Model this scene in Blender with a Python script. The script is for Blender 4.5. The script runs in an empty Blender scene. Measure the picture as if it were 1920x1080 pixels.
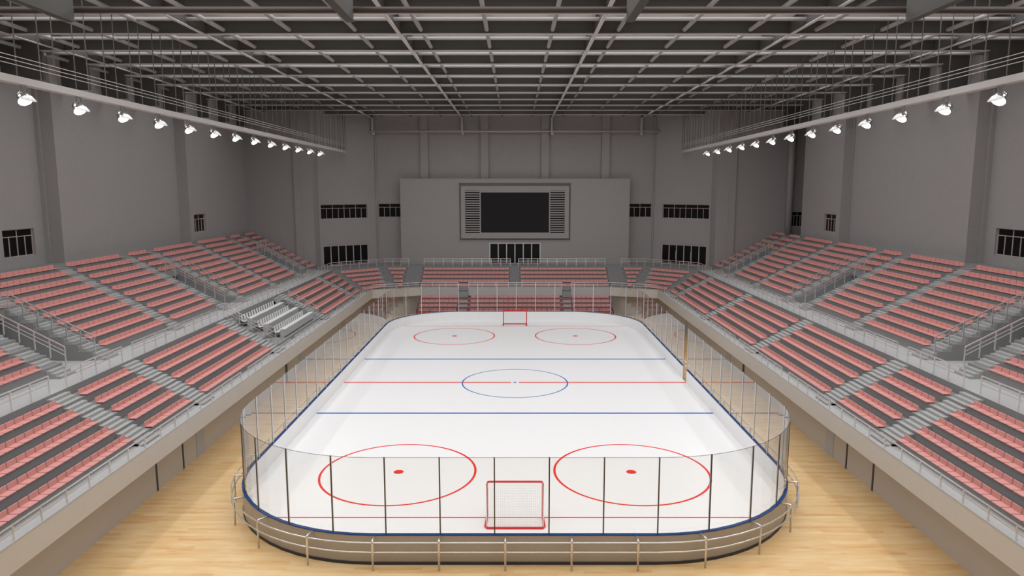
import bpy, math, random
from mathutils import Vector, Matrix
random.seed(7)
PI = math.pi
S = bpy.context.scene
COL = S.collection

# ------------------------------------------------------------------ camera, world, exposure
H = 16.86
PITCH = math.radians(7.92)
cam_d = bpy.data.cameras.new('camera'); cam_d.sensor_width = 36.0; cam_d.lens = 25.0
cam_d.shift_x = -5.5 / 1920; cam_d.clip_end = 400; cam_d.clip_start = 0.1
cam = bpy.data.objects.new('camera', cam_d); COL.objects.link(cam)
cam.location = (0, 0, H); cam.rotation_euler = (PI / 2 - PITCH, 0, 0)
S.camera = cam
S.view_settings.view_transform = 'Standard'; S.view_settings.look = 'None'
S.view_settings.exposure = 0.48; S.view_settings.gamma = 1.0; S.view_settings.use_curve_mapping = False
w = bpy.data.worlds.new('world'); S.world = w; w.use_nodes = True
w.node_tree.nodes['Background'].inputs[0].default_value = (0.9, 0.95, 1.0, 1)
w.node_tree.nodes['Background'].inputs[1].default_value = 0.0
S.cycles.use_denoising = True
S.cycles.max_bounces = 10; S.cycles.diffuse_bounces = 5; S.cycles.glossy_bounces = 4
S.cycles.transparent_max_bounces = 24; S.cycles.transmission_bounces = 4
S.cycles.sample_clamp_indirect = 4.0
LAMP_POWER = 90.0
ROOF_FILL_POWER = 1060.0      # added fill light: soft strips out of view behind the deep beams, one per bay
for _k in range(-6, 10):
    _y = 43.4 + 5.745*_k
    _d = bpy.data.lights.new('roof_fill_light', 'AREA'); _d.energy = ROOF_FILL_POWER*(1.5 if _k < 0 else 1.0 if _k < 6 else 0.6); _d.shape = 'RECTANGLE'; _d.size = 72.0 if _k < 8 else 48.0; _d.size_y = 2.4
    _d.color = (0.975, 0.985, 1.0)
    _o = bpy.data.objects.new('roof_fill_light', _d); COL.objects.link(_o); _o.location = (0, _y + 1.45, 27.98)
LAMP_DX, LAMP_DY, LAMP_DZ = 0.62, -0.25, -0.74      # aim of the left floodlights

# ------------------------------------------------------------------ materials
def mat(name, color, rough=0.6, metal=0.0, noise=0.0, nscale=8.0, bump=0.0, spec=0.3, emit=None, estr=0.0):
    m = bpy.data.materials.new(name); m.use_nodes = True
    nt = m.node_tree; b = nt.nodes['Principled BSDF']
    b.inputs['Base Color'].default_value = (*color, 1)
    b.inputs['Roughness'].default_value = rough; b.inputs['Metallic'].default_value = metal
    b.inputs['Specular IOR Level'].default_value = spec
    if noise > 0 or bump > 0:
        tc = nt.nodes.new('ShaderNodeTexCoord'); n = nt.nodes.new('ShaderNodeTexNoise')
        n.inputs['Scale'].default_value = nscale; n.inputs['Detail'].default_value = 4
        nt.links.new(tc.outputs['Object'], n.inputs['Vector'])
        if noise > 0:
            r = nt.nodes.new('ShaderNodeMapRange')
            r.inputs['To Min'].default_value = 1 - noise; r.inputs['To Max'].default_value = 1 + noise
            nt.links.new(n.outputs['Fac'], r.inputs['Value'])
            mx = nt.nodes.new('ShaderNodeVectorMath'); mx.operation = 'SCALE'
            mx.inputs[0].default_value = color
            nt.links.new(r.outputs['Result'], mx.inputs['Scale'])
            nt.links.new(mx.outputs['Vector'], b.inputs['Base Color'])
        if bump > 0:
            bp = nt.nodes.new('ShaderNodeBump'); bp.inputs['Strength'].default_value = bump
            nt.links.new(n.outputs['Fac'], bp.inputs['Height']); nt.links.new(bp.outputs['Normal'], b.inputs['Normal'])
    if emit:
        b.inputs['Emission Color'].default_value = (*emit, 1); b.inputs['Emission Strength'].default_value = estr
    return m
M_WALL = mat('painted_plaster', (0.325, 0.31, 0.303), 0.9, noise=0.06, nscale=3.0)
M_CONC = mat('terrace_concrete', (0.25, 0.25, 0.25), 0.85, noise=0.05, nscale=2.0)
M_STEP = mat('stair_concrete', (0.37, 0.375, 0.37), 0.85, noise=0.05, nscale=2.0)
M_FASC = mat('parapet_paint', (0.56, 0.525, 0.48), 0.8, noise=0.03, nscale=2.0)
M_WALK = mat('walkway_screed', (0.42, 0.42, 0.42), 0.8, noise=0.04, nscale=2.0)
M_SEAT = mat('pink_plastic', (0.64, 0.30, 0.275), 0.5, noise=0.03, nscale=5)
M_REDB = mat('dark_red_board', (0.34, 0.012, 0.02), 0.5)
M_METAL = mat('brushed_steel', (0.84, 0.83, 0.82), 0.3, metal=0.88)
M_CHROME = mat('chrome_tube', (0.78, 0.77, 0.76), 0.18, metal=0.62)
M_ROOF = mat('roof_steel_paint', (0.50, 0.48, 0.475), 0.7, spec=0.3)
M_TUBE = mat('roof_tube_paint', (0.30, 0.29, 0.285), 0.7, spec=0.2)
M_WEB = mat('roof_web_shade', (0.085, 0.083, 0.08), 0.8, spec=0.2)  # beam steel darkened: shade on the upright faces is put into the colour
M_DECK = mat('roof_deck', (0.66, 0.65, 0.64), 0.85, noise=0.04)
M_PIPE = mat('dark_pipe_paint', (0.055, 0.042, 0.035), 0.5)
M_ROD = mat('dark_hanger_steel', (0.10, 0.095, 0.09), 0.5)
M_FRAME = mat('window_frame_paint', (0.45, 0.37, 0.36), 0.5)
M_DFRAME = mat('aluminium_door_frame', (0.62, 0.60, 0.59), 0.35, metal=0.4)
M_BLACKGL = mat('dark_pane', (0.004, 0.004, 0.005), 0.25, spec=0.2)
M_SCREEN = mat('display_black', (0.012, 0.011, 0.012), 0.5, spec=0.2)
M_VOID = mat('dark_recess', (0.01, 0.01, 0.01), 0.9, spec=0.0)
M_ICE = mat('white_ice', (0.90, 0.90, 0.90), 0.35, noise=0.012, nscale=1.5, spec=0.3)
M_BOARD = mat('white_board', (0.90, 0.90, 0.90), 0.5)
M_OUTB = mat('board_back_taupe', (0.44, 0.39, 0.33), 0.35)
M_BLUE = mat('blue_paint', (0.0, 0.045, 0.19), 0.4)
M_LBLUE = mat('blue_line_paint', (0.005, 0.14, 0.52), 0.5)
M_RED = mat('red_line_paint', (0.78, 0.0, 0.0), 0.5)
M_GRED = mat('goal_red_paint', (0.70, 0.0, 0.015), 0.35)
M_KICK = mat('dark_kick_strip', (0.05, 0.05, 0.055), 0.5)
M_POST = mat('post_dark_reflection', (0.10, 0.085, 0.07), 0.3, metal=0.6)  # outer half of each shield post, reflection of the dark hall painted in
M_POSTW = mat('post_bright_reflection', (0.72, 0.72, 0.72), 0.4)  # inner half of each shield post, bright reflection of the ice painted in
M_NET = mat('white_net_cord', (0.85, 0.85, 0.86), 0.6)
M_WHITE = mat('white_laminate', (0.66, 0.67, 0.66), 0.45)
M_DESK = mat('grey_desk_front', (0.44, 0.44, 0.44), 0.6)
M_CHAIRW = mat('white_chair_plastic', (0.78, 0.78, 0.78), 0.35)
M_DARK = mat('dark_metal', (0.03, 0.03, 0.03), 0.4)
M_BASE = mat('undercroft_wall_paint', (0.52, 0.475, 0.425), 0.6, noise=0.03)
M_LENS = mat('lit_lens', (1, 1, 1), 0.4, emit=(1, 1, 1), estr=12.0)
M_HOUS = mat('lamp_housing_chrome', (0.7, 0.7, 0.7), 0.15, metal=1.0)
M_VISOR = mat('white_visor', (0.85, 0.85, 0.85), 0.4)

def visor_mat():
    m = bpy.data.materials.new('translucent_visor'); m.use_nodes = True
    nt = m.node_tree; nt.nodes.clear()
    out = nt.nodes.new('ShaderNodeOutputMaterial'); mx = nt.nodes.new('ShaderNodeMixShader'); mx.inputs[0].default_value = 0.2
    d = nt.nodes.new('ShaderNodeBsdfDiffuse'); d.inputs[0].default_value = (0.9, 0.9, 0.9, 1)
    t = nt.nodes.new('ShaderNodeBsdfTranslucent'); t.inputs[0].default_value = (0.95, 0.95, 0.95, 1)
    nt.links.new(d.outputs[0], mx.inputs[1]); nt.links.new(t.outputs[0], mx.inputs[2]); nt.links.new(mx.outputs[0], out.inputs[0]); return m
M_VISOR = visor_mat()
def glass_mat():
    m = bpy.data.materials.new('rink_shield_glass'); m.use_nodes = True
    nt = m.node_tree; nt.nodes.clear()
    out = nt.nodes.new('ShaderNodeOutputMaterial'); mx = nt.nodes.new('ShaderNodeMixShader')
    tr = nt.nodes.new('ShaderNodeBsdfTransparent'); tr.inputs[0].default_value = (0.965, 0.965, 0.96, 1)
    gl = nt.nodes.new('ShaderNodeBsdfGlossy'); gl.inputs['Roughness'].default_value = 0.0
    fr = nt.nodes.new('ShaderNodeFresnel'); fr.inputs['IOR'].default_value = 1.5
    geo = nt.nodes.new('ShaderNodeNewGeometry'); mr = nt.nodes.new('ShaderNodeMapRange')   # same index seen from either face of a pane
    mr.inputs['To Min'].default_value = 1.5; mr.inputs['To Max'].default_value = 1/1.5
    nt.links.new(geo.outputs['Backfacing'], mr.inputs['Value']); nt.links.new(mr.outputs['Result'], fr.inputs['IOR'])
    nt.links.new(fr.outputs[0], mx.inputs[0]); nt.links.new(tr.outputs[0], mx.inputs[1]); nt.links.new(gl.outputs[0], mx.inputs[2])
    nt.links.new(mx.outputs[0], out.inputs[0]); return m
M_GLASS = glass_mat()

def wood_mat():
    m = bpy.data.materials.new('maple_strip_floor'); m.use_nodes = True
    nt = m.node_tree; b = nt.nodes['Principled BSDF']; L = nt.links
    tc = nt.nodes.new('ShaderNodeTexCoord')
    br = nt.nodes.new('ShaderNodeTexBrick'); br.offset = 0.37; br.offset_frequency = 2
    br.inputs['Scale'].default_value = 1.0; br.inputs['Brick Width'].default_value = 3.1; br.inputs['Row Height'].default_value = 0.27
    br.inputs['Mortar Size'].default_value = 0.004; br.inputs['Mortar Smooth'].default_value = 0.3
    br.inputs['Color1'].default_value = (0.0, 0, 0, 1); br.inputs['Color2'].default_value = (1, 1, 1, 1)
    br.inputs['Mortar'].default_value = (0.3, 0.3, 0.3, 1)
    L.new(tc.outputs['Object'], br.inputs['Vector'])
    mp = nt.nodes.new('ShaderNodeMapping'); mp.inputs['Scale'].default_value = (0.55, 3.2, 1); L.new(tc.outputs['Object'], mp.inputs['Vector'])
    n = nt.nodes.new('ShaderNodeTexNoise'); n.inputs['Scale'].default_value = 1.2; n.inputs['Detail'].default_value = 5
    L.new(mp.outputs[0], n.inputs['Vector'])
    add = nt.nodes.new('ShaderNodeMath'); add.operation = 'MULTIPLY_ADD'; add.inputs[1].default_value = 0.30
    L.new(br.outputs['Color'], add.inputs[0]); 
    m2 = nt.nodes.new('ShaderNodeMath'); m2.operation = 'MULTIPLY'; m2.inputs[1].default_value = 0.80; L.new(n.outputs['Fac'], m2.inputs[0])
    L.new(m2.outputs[0], add.inputs[2])
    cr = nt.nodes.new('ShaderNodeValToRGB')
    e = cr.color_ramp.elements
    e[0].position = 0.18; e[0].color = (0.62, 0.30, 0.125, 1)
    e[1].position = 0.8; e[1].color = (0.82, 0.61, 0.34, 1)
    x = cr.color_ramp.elements.new(0.42); x.color = (0.74, 0.485, 0.225, 1)
    L.new(add.outputs[0], cr.inputs[0]); L.new(cr.outputs[0], b.inputs['Base Color'])
    b.inputs['Roughness'].default_value = 0.28; b.inputs['Specular IOR Level'].default_value = 0.35
    return m
M_WOOD = wood_mat()

# ------------------------------------------------------------------ mesh helpers
class MB:
    def __init__(s): s.v = []; s.f = []
    def add(s, vs, fs):
        o = len(s.v); s.v += [tuple(p) for p in vs]; s.f += [tuple(i + o for i in f) for f in fs]; return s
    def box(s, x0, x1, y0, y1, z0, z1):
        x0, x1 = min(x0, x1), max(x0, x1); y0, y1 = min(y0, y1), max(y0, y1); z0, z1 = min(z0, z1), max(z0, z1)
        return s.add([(x0,y0,z0),(x1,y0,z0),(x1,y1,z0),(x0,y1,z0),(x0,y0,z1),(x1,y0,z1),(x1,y1,z1),(x0,y1,z1)],
                     [(0,3,2,1),(4,5,6,7),(0,1,5,4),(1,2,6,5),(2,3,7,6),(3,0,4,7)])
    def seg(s, p0, p1, wd, z0, z1, off=0.0):
        """upright box along the plan line p0-p1, width wd centred at offset off to its left"""
        d = Vector((p1[0]-p0[0], p1[1]-p0[1])); d.normalize(); n = Vector((-d.y, d.x))
        a = [Vector(p0) + n*(off-wd/2), Vector(p1) + n*(off-wd/2), Vector(p1) + n*(off+wd/2), Vector(p0) + n*(off+wd/2)]
        return s.prism([(q.x, q.y) for q in a], z0, z1)
    def prism(s, poly, z0, z1):
        ar = sum(poly[i][0]*poly[(i+1)%len(poly)][1]-poly[(i+1)%len(poly)][0]*poly[i][1] for i in range(len(poly)))
        if ar < 0: poly = poly[::-1]
        n = len(poly)
        vs = [(p[0], p[1], z0) for p in poly] + [(p[0], p[1], z1) for p in poly]
        fs = [tuple(range(n-1, -1, -1)), tuple(range(n, 2*n))] + [(i, (i+1) % n, n+(i+1) % n, n+i) for i in range(n)]
        return s.add(vs, fs)
    def profile(s, pts, y0, y1):
        """cross-section in x,z extruded along y"""
        n = len(pts)
        ar = sum(pts[i][0]*pts[(i+1)%n][1]-pts[(i+1)%n][0]*pts[i][1] for i in range(n))
        if ar < 0: pts = pts[::-1]
        vs = [(p[0], y0, p[1]) for p in pts] + [(p[0], y1, p[1]) for p in pts]
        fs = [tuple(range(n)), tuple(range(2*n-1, n-1, -1))] + [((i+1) % n, i, n+i, n+(i+1) % n) for i in range(n)]
        return s.add(vs, fs)
    def tube(s, pts, r, n=8, caps=True, closed=False):
        pts = [Vector(p) for p in pts]; rings = []; m = len(pts)
        for i, p in enumerate(pts):
            if closed: t = pts[(i+1) % m] - pts[i-1]
            elif i == 0: t = pts[1]-pts[0]
            elif i == m-1: t = pts[-1]-pts[-2]
            else: t = (pts[i+1]-p).normalized() + (p-pts[i-1]).normalized()
            t.normalize()
            up = Vector((0, 0, 1)) if abs(t.z) < 0.95 else Vector((0, 1, 0))
            a = t.cross(up).normalized(); b = a.cross(t).normalized()
            k = 1.0
            if not closed and 0 < i < m-1:
                c = abs(t.dot((p-pts[i-1]).normalized())); k = 1/max(c, 0.6)
            rings.append([p + (a*math.cos(q) + b*math.sin(q))*r*k for q in [2*PI*j/n for j in range(n)]])
        vs = [v for ring in rings for v in ring]; fs = []
        for i in range(m if closed else m-1):
            for j in range(n):
                i2 = (i+1) % m
                fs.append((i*n+j, i*n+(j+1) % n, i2*n+(j+1) % n, i2*n+j))
        if caps and not closed:
            fs.append(tuple(range(n-1, -1, -1))); fs.append(tuple(range((m-1)*n, m*n)))
        return s.add(vs, fs)
    def bar(s, p0, p1, wd, ht):
        """rectangular bar between two 3-D points"""
        p0, p1 = Vector(p0), Vector(p1); t = (p1-p0).normalized()
        up = Vector((0, 0, 1)) if abs(t.z) < 0.95 else Vector((0, 1, 0))
        a = t.cross(up).normalized()*wd/2; b = a.cross(t).normalized()*ht/2
        vs = [p0-a-b, p0+a-b, p0+a+b, p0-a+b, p1-a-b, p1+a-b, p1+a+b, p1-a+b]
        return s.add(vs, [(0,3,2,1),(4,5,6,7),(0,1,5,4),(1,2,6,5),(2,3,7,6),(3,0,4,7)])
    def mirror(s, sg):
        if sg < 0:
            s.v = [(-x, y, z) for x, y, z in s.v]; s.f = [f[::-1] for f in s.f]
        return s
    def build(s, name, m, parent=None, smooth=False, loc=None, mats=None, mids=None):
        me = bpy.data.meshes.new(name)
        org = Vector(loc) if loc else (Vector(parent.get('_w', (0, 0, 0))) if parent else Vector((0, 0, 0)))
        me.from_pydata([(x-org.x, y-org.y, z-org.z) for x, y, z in s.v], [], s.f)
        for q in (mats or [m]): me.materials.append(q)
        if mids:
            me.polygons.foreach_set('material_index', mids)
        if smooth:
            me.polygons.foreach_set('use_smooth', [len(p.vertices) == 4 for p in me.polygons])
        me.update()
        o = bpy.data.objects.new(name, me); COL.objects.link(o)
        if parent:
            o.parent = parent
            pw = Vector(parent.get('_w', (0, 0, 0)))
            o.location = org - pw
        else: o.location = org
        o['_w'] = tuple(org)
        return o

def tag(o, label, cat, group=None):
    o['label'] = label; o['category'] = cat
    if group: o['group'] = group
    return o
def thing(name, loc, label, cat, group=None):
    o = bpy.data.objects.new(name, None); COL.objects.link(o); o.location = loc; o['_w'] = tuple(loc)
    o.empty_display_size = 0.2
    return tag(o, label, cat, group)
def struct(o): o['kind'] = 'structure'; return o
ORD = ['first', 'second', 'third', 'fourth', 'fifth', 'sixth', 'seventh', 'eighth', 'ninth', 'tenth', 'eleventh', 'twelfth',
       'thirteenth', 'fourteenth', 'fifteenth', 'sixteenth', 'seventeenth', 'eighteenth', 'nineteenth', 'twentieth', 'twenty-first',
       'twenty-second', 'twenty-third', 'twenty-fourth', 'twenty-fifth', 'twenty-sixth']
SIDE = {-1: 'left', 1: 'right'}

# ------------------------------------------------------------------ dimensions (metres; ice surface is z = 0, camera stands at y = 0)
ZF = -0.29                      # timber hall floor
YN, YFAR = -6.0, 105.5          # hall ends
ZC = 28.05                      # roof deck
XU = 20.50                      # undercroft wall
TR, RI = 0.883, 0.468           # row depth and rise
def lx(i): return 20.40 + TR*(i-1)          # riser of lower row i
def lz(i): return 3.60 + RI*(i-1)           # floor of lower row i
ZW, ZW2 = 3.25, 5.95                        # front walkway, cross walkway
def ux(i): return 27.18 + TR*(i-1)
def uz(i): return 6.55 + RI*(i-1)
def half(i):                                # plan line of lower riser i: side corner and back corner
    return (lx(i), 93.1+0.55*(i-1)), (16.9+0.4*(i-1), 96.7+TR*(i-1))
SLOTS = [19.5, 43.1, 66.65, 90.2]

# ------------------------------------------------------------------ setting: floor, walls, roof
f = MB().box(-40, 40, YN, 106.5, ZF-0.4, ZF).build('floor', M_WOOD); struct(f)
c = MB().box(-40, 40, YN, 106.5, ZC, ZC+0.3).build('ceiling', M_DECK); struct(c)

def wall(name, p0, p1, z0, z1, m, holes=(), th=0.3):
    """wall along plan line p0->p1, hall on its left-hand side; holes = (u0,u1,z0,z1)"""
    d = Vector((p1[0]-p0[0], p1[1]-p0[1])); L = d.length; d.normalize(); n = Vector((d.y, -d.x))
    us = sorted({0.0, L} | {h[0] for h in holes} | {h[1] for h in holes}); zs = sorted({z0, z1} | {h[2] for h in holes} | {h[3] for h in holes})
    def P(u, z, k=0): q = Vector(p0) + d*u + n*k; return (q.x, q.y, z)
    b = MB()
    inh = lambda u, z: any(h[0] < u < h[1] and h[2] < z < h[3] for h in holes)
    for i in range(len(us)-1):
        for j in range(len(zs)-1):
            u0, u1, a0, a1 = us[i], us[i+1], zs[j], zs[j+1]
            if inh((u0+u1)/2, (a0+a1)/2): continue
            b.add([P(u0, a0), P(u1, a0), P(u1, a1), P(u0, a1)], [(3, 2, 1, 0)])
            b.add([P(u0, a0, th), P(u1, a0, th), P(u1, a1, th), P(u0, a1, th)], [(0, 1, 2, 3)])
    for h in holes:
        b.add([P(h[0],h[2]),P(h[0],h[3]),P(h[0],h[3],th),P(h[0],h[2],th)], [(0,1,2,3)])
        b.add([P(h[1],h[2]),P(h[1],h[3]),P(h[1],h[3],th),P(h[1],h[2],th)], [(3,2,1,0)])
        b.add([P(h[0],h[2]),P(h[1],h[2]),P(h[1],h[2],th),P(h[0],h[2],th)], [(3,2,1,0)])
        b.add([P(h[0],h[3]),P(h[1],h[3]),P(h[1],h[3],th),P(h[0],h[3],th)], [(0,1,2,3)])
    return struct(b.build(name, m))

wn = [0]
def window(p0, p1, u0, u1, z0, z1, cols, split=0.27, rec=0.2, top_cols=None, m=M_FRAME, t=0.06):
    d = Vector((p1[0]-p0[0], p1[1]-p0[1])).normalized(); n = Vector((d.y, -d.x))
    def P(u, k): q = Vector(p0) + d*u + n*k; return (q.x, q.y)
    wn[0] += 1
    mid = P((u0+u1)/2, rec)
    root = MB()
    root.seg(P(u0, rec), P(u0+t, rec), 0.08, z0, z1).seg(P(u1-t, rec), P(u1, rec), 0.08, z0, z1)
    root.seg(P(u0+t, rec), P(u1-t, rec), 0.08, z0, z0+t).seg(P(u0+t, rec), P(u1-t, rec), 0.08, z1-t, z1)
    zt = z1-(z1-z0)*split
    root.seg(P(u0+t, rec), P(u1-t, rec), 0.07, zt-t/2, zt+t/2)
    for k in range(1, cols):
        u = u0+(u1-u0)*k/cols; top = z1-t if (top_cols and k % (cols//top_cols) == 0) else zt-t/2
        root.seg(P(u-t/2, rec), P(u+t/2, rec), 0.06, z0+t, top)
    o = struct(root.build('window_%d' % wn[0], m, loc=(mid[0], mid[1], z0)))
    g = MB().seg(P(u0+0.01, rec+0.06), P(u1-0.01, rec+0.06), 0.02, z0+0.01, z1-0.01).build('pane', M_BLACKGL, o)
    return o
dn = [0]
def door(p0, p1, u0, u1, z0, z1, leaves, rec=0.12, m=M_DFRAME, t=0.12, pulls=(2, 4)):
    d = Vector((p1[0]-p0[0], p1[1]-p0[1])).normalized(); n = Vector((d.y, -d.x))
    def P(u, k): q = Vector(p0) + d*u + n*k; return (q.x, q.y)
    dn[0] += 1; mid = P((u0+u1)/2, rec)
    b = MB().seg(P(u0, rec), P(u0+t, rec), 0.12, z0, z1).seg(P(u1-t, rec), P(u1, rec), 0.12, z0, z1).seg(P(u0+t, rec), P(u1-t, rec), 0.12, z1-t, z1)
    o = struct(b.build('door_%d' % dn[0], m, loc=(mid[0], mid[1], z0)))
    wl = (u1-u0-2*t)/leaves
    for k in range(leaves):
        a0 = u0+t+wl*k; a1 = a0+wl; e = 0.07
        q = MB().seg(P(a0, rec), P(a0+e, rec), 0.07, z0+0.03, z1-t).seg(P(a1-e, rec), P(a1, rec), 0.07, z0+0.03, z1-t)
        q.seg(P(a0+e, rec), P(a1-e, rec), 0.07, z0+0.03, z0+0.14).seg(P(a0+e, rec), P(a1-e, rec), 0.07, z1-t-0.08, z1-t)
        lf = q.build('door_leaf', m, o)
        MB().seg(P(a0+e, rec+0.01), P(a1-e, rec+0.01), 0.02, z0+0.14, z1-t-0.08).build('pane', M_BLACKGL, lf)
    for k in pulls:
        u = u0+t+wl*k; a = P(u+0.06, rec-0.12)
        hb = MB().tube([(a[0], a[1], z0+0.8), (a[0], a[1], z0+2.0)], 0.025)
        for zz in (0.9, 1.9):
            c0 = P(u+0.06, rec-0.03); hb.tube([(a[0], a[1], z0+zz), (c0[0], c0[1], z0+zz)], 0.015, 6)
        hb.build('door_handle', M_METAL, o)
    return o

for sg in (-1, 1):
    s = SIDE[sg]
    def W(name, a, b_, z0, z1, m, holes=(), th=0.3):
        # hall must be on the left-hand side of the direction of travel
        a = (a[0]*sg, a[1]); b_ = (b_[0]*sg, b_[1])
        L = math.dist(a, b_)
        if sg > 0: return (a, b_), wall(name, a, b_, z0, z1, m, holes, th)
        hs = [(L-h[1], L-h[0], h[2], h[3]) for h in holes]
        return (b_, a), wall(name, b_, a, z0, z1, m, hs, th)
    def U(pp, u0, u1):
        if sg > 0: return u0, u1
        L = math.dist(*pp); return L-u1, L-u0
    # near bay, middle bay, far bay of the side wall step inwards towards the far end
    pp, _ = W('wall_'+s, (38.9, YN), (38.9, 59.0), ZF, ZC, M_WALL, [(54.0-YN, 57.6-YN, 11.6, 13.75)])
    window(pp[0], pp[1], *U(pp, 54.0-YN, 57.6-YN), 11.6, 13.75, 4, top_cols=2)
    W('wall_'+s, (38.9, 59.0), (37.5, 59.0), ZF, ZC, M_WALL)
    W('wall_'+s, (37.5, 59.0), (37.5, 80.0), ZF, ZC, M_WALL)
    W('wall_'+s, (37.5, 80.0), (36.4, 80.0), ZF, ZC, M_WALL)
    yend = 97.3 if sg < 0 else 90.7
    pp, _ = W('wall_'+s, (36.4, 80.0), (36.4, yend), ZF, ZC, M_WALL, [(1.0, 4.0, 11.95, 14.0)])
    window(pp[0], pp[1], *U(pp, 1.0, 4.0), 11.95, 14.0, 4, top_cols=2)
    xo = 36.4
    if sg > 0:      # the right-hand side has a niche with a round column and a window
        W('wall_'+s, (36.4, 90.7), (39.6, 90.7), ZF, ZC, M_WALL)
        W('wall_'+s, (39.6, 90.7), (39.6, 97.3), ZF, ZC, M_WALL)
        xo = 39.6
        col = MB().tube([(37.1, 96.75, 9.0), (37.1, 96.75, ZC)], 0.42, 24).build('column', M_WALL, smooth=True, loc=(37.1, 96.75, 9.0))
        tag(col, 'round grey column rising in the far right corner behind the top seats', 'column')
        col['kind'] = 'structure'; col.name = 'trim_1'
    hol = [(0.25, 1.95, 11.8, 13.8)] if sg > 0 else []
    pp, _ = W('wall_back', (xo, 97.3), (27.4, 97.3), ZF, ZC, M_WALL, hol)
    if hol: window(pp[0], pp[1], *U(pp, 0.25, 1.95), 11.8, 13.8, 4, top_cols=2)
    W('wall_back', (27.4, 97.3), (27.4, 100.0), ZF, ZC, M_WALL)
    EL = math.dist((27.4, 100.0), (20.3, 105.5))
    d0, d1, w0, w1 = EL*0.035, EL*0.83, EL*0.03, EL*0.82
    pp, _ = W('wall_back', (27.4, 100.0), (20.3, 105.5), ZF, ZC, M_WALL, [(d0, d1, ZW2, 8.98), (w0, w1, 12.67, 14.68)])
    window(pp[0], pp[1], *U(pp, w0, w1), 12.67, 14.68, 8, top_cols=4)
    door(pp[0], pp[1], *U(pp, d0, d1), ZW2, 8.98, 6, m=M_FRAME)
    pp, _ = W('wall_back', (20.3, 105.5), (0.0, 105.5), ZF, ZC, M_WALL, [(0.15, 5.2, 12.75, 14.75)])
    window(pp[0], pp[1], *U(pp, 0.15, 5.2), 12.75, 14.75, 6, top_cols=3)
    # vertical seams and pilasters
    MB().box(38.55*sg, 38.9*sg, 58.8, 59.0, 10.76, ZC).build('trim_8', M_WALL)['kind'] = 'structure'
    MB().box(37.3*sg, 37.5*sg, 79.85, 80.0, 10.76, ZC).build('trim_8', M_WALL)['kind'] = 'structure'
    if sg < 0: MB().box(-36.4, -36.2, 97.1, 97.3, 10.76, ZC).build('trim_9', M_WALL)['kind'] = 'structure'
    MB().box(20.25*sg, 20.4*sg, 105.25, 105.5, ZW2, ZC).build('trim_2', M_WALL)['kind'] = 'structure'
    MB().box(29.0*sg, 29.9*sg, 97.08, 97.3, 6.0, ZC).build('trim_3', M_WALL)['kind'] = 'structure'
    for px in (13.2, 4.42):
        MB().box((px-0.56)*sg, (px+0.56)*sg, 105.05, 105.5, ZW2, ZC).build('trim_4', M_WALL)['kind'] = 'structure'
    # undercroft wall below the balcony, with flush service doors
    W('wall_undercroft_'+s, (XU, YN), (XU, 95.2), ZF, 2.44, M_BASE)
    for y0, y1 in ((38.75, 38.9), (42.0, 42.15), (43.9, 45.1), (61.9, 62.4), (66.0, 67.2), (83.0, 84.2)):
        bx = MB().box((XU-0.03)*sg, (XU+0.02)*sg, y0, y1, ZF, 2.44)
        bx.build('trim_5', M_KICK if y1-y0 < 0.6 else M_DESK)['kind'] = 'structure'
for sg in (-1, 1):      # undercroft back wall with its slanting return
    a = [(XU*sg, 95.2), (13.6*sg, 97.45)]
    wall('wall_undercroft_back', a[0] if sg > 0 else a[1], a[1] if sg > 0 else a[0], ZF, 2.44, M_BASE)
wall('wall_undercroft_back', (13.6, 97.45), (-13.6, 97.45), ZF, 2.44, M_BASE)
wall('wall_front', (-39, YN), (39, YN), ZF, ZC, M_WALL)

# scoreboard wall on the cross walkway
SW = 16.66; SY = 104.0
sw = wall('wall_scoreboard', (SW, SY), (-SW, SY), ZW2, 18.35, M_WALL, [(SW-3.8, SW+3.8, ZW2, 9.10), (SW-8.1, SW+8.1, 9.41, 17.74)], th=0.5)
MB().box(-SW, SW, SY, SY+0.5, 18.34, 18.37).build('trim_6', M_WALL)['kind'] = 'structure'
for sg in (-1, 1): MB().box(sg*SW, sg*(SW-0.05), SY+0.45, SY+1.2, ZW2, 18.3).build('trim_7', M_WALL)['kind'] = 'structure'
door((SW, SY), (-SW, SY), SW-3.8, SW+3.8, ZW2, 9.10, 6, rec=0.2, pulls=(2, 4))
sc = thing('scoreboard', (0, SY+0.3, 9.41), 'large black scoreboard screen between slatted louvre panels on the far wall', 'scoreboard')
MB().box(-8.1, 8.1, SY+0.40, SY+0.46, 9.41, 17.74).build('back_panel', M_WALL, sc)
for sg in (-1, 1): MB().box(5.12*sg, 7.25*sg, SY+0.2, SY+0.3, 10.36, 16.65).build('louvre_backing', M_VOID, sc)
fr = MB()
for a in ((-7.85, -7.25, 9.72, 17.28), (7.25, 7.85, 9.72, 17.28), (-7.25, 7.25, 9.72, 10.36), (-7.25, 7.25, 16.65, 17.28), (-5.12, -4.95, 10.36, 16.65), (4.95, 5.12, 10.36, 16.65),
          (-4.95, 4.95, 10.36, 10.57), (-4.95, 4.95, 16.37, 16.65)):
    fr.box(a[0], a[1], SY-0.12, SY+0.35, a[2], a[3])
fr.build('frame', M_WALL, sc)
fo = MB()
for a in ((-8.2, -8.08, 9.3, 17.85), (8.08, 8.2, 9.3, 17.85), (-8.08, 8.08, 9.3, 9.42), (-8.08, 8.08, 17.73, 17.85)):
    fo.box(a[0], a[1], SY-0.06, SY+0.02, a[2], a[3])
fo.build('outer_moulding', M_WALL, sc)
MB().box(-4.95, 4.95, SY-0.02, SY+0.05, 10.57, 16.37).build('screen', M_SCREEN, sc)
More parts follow.
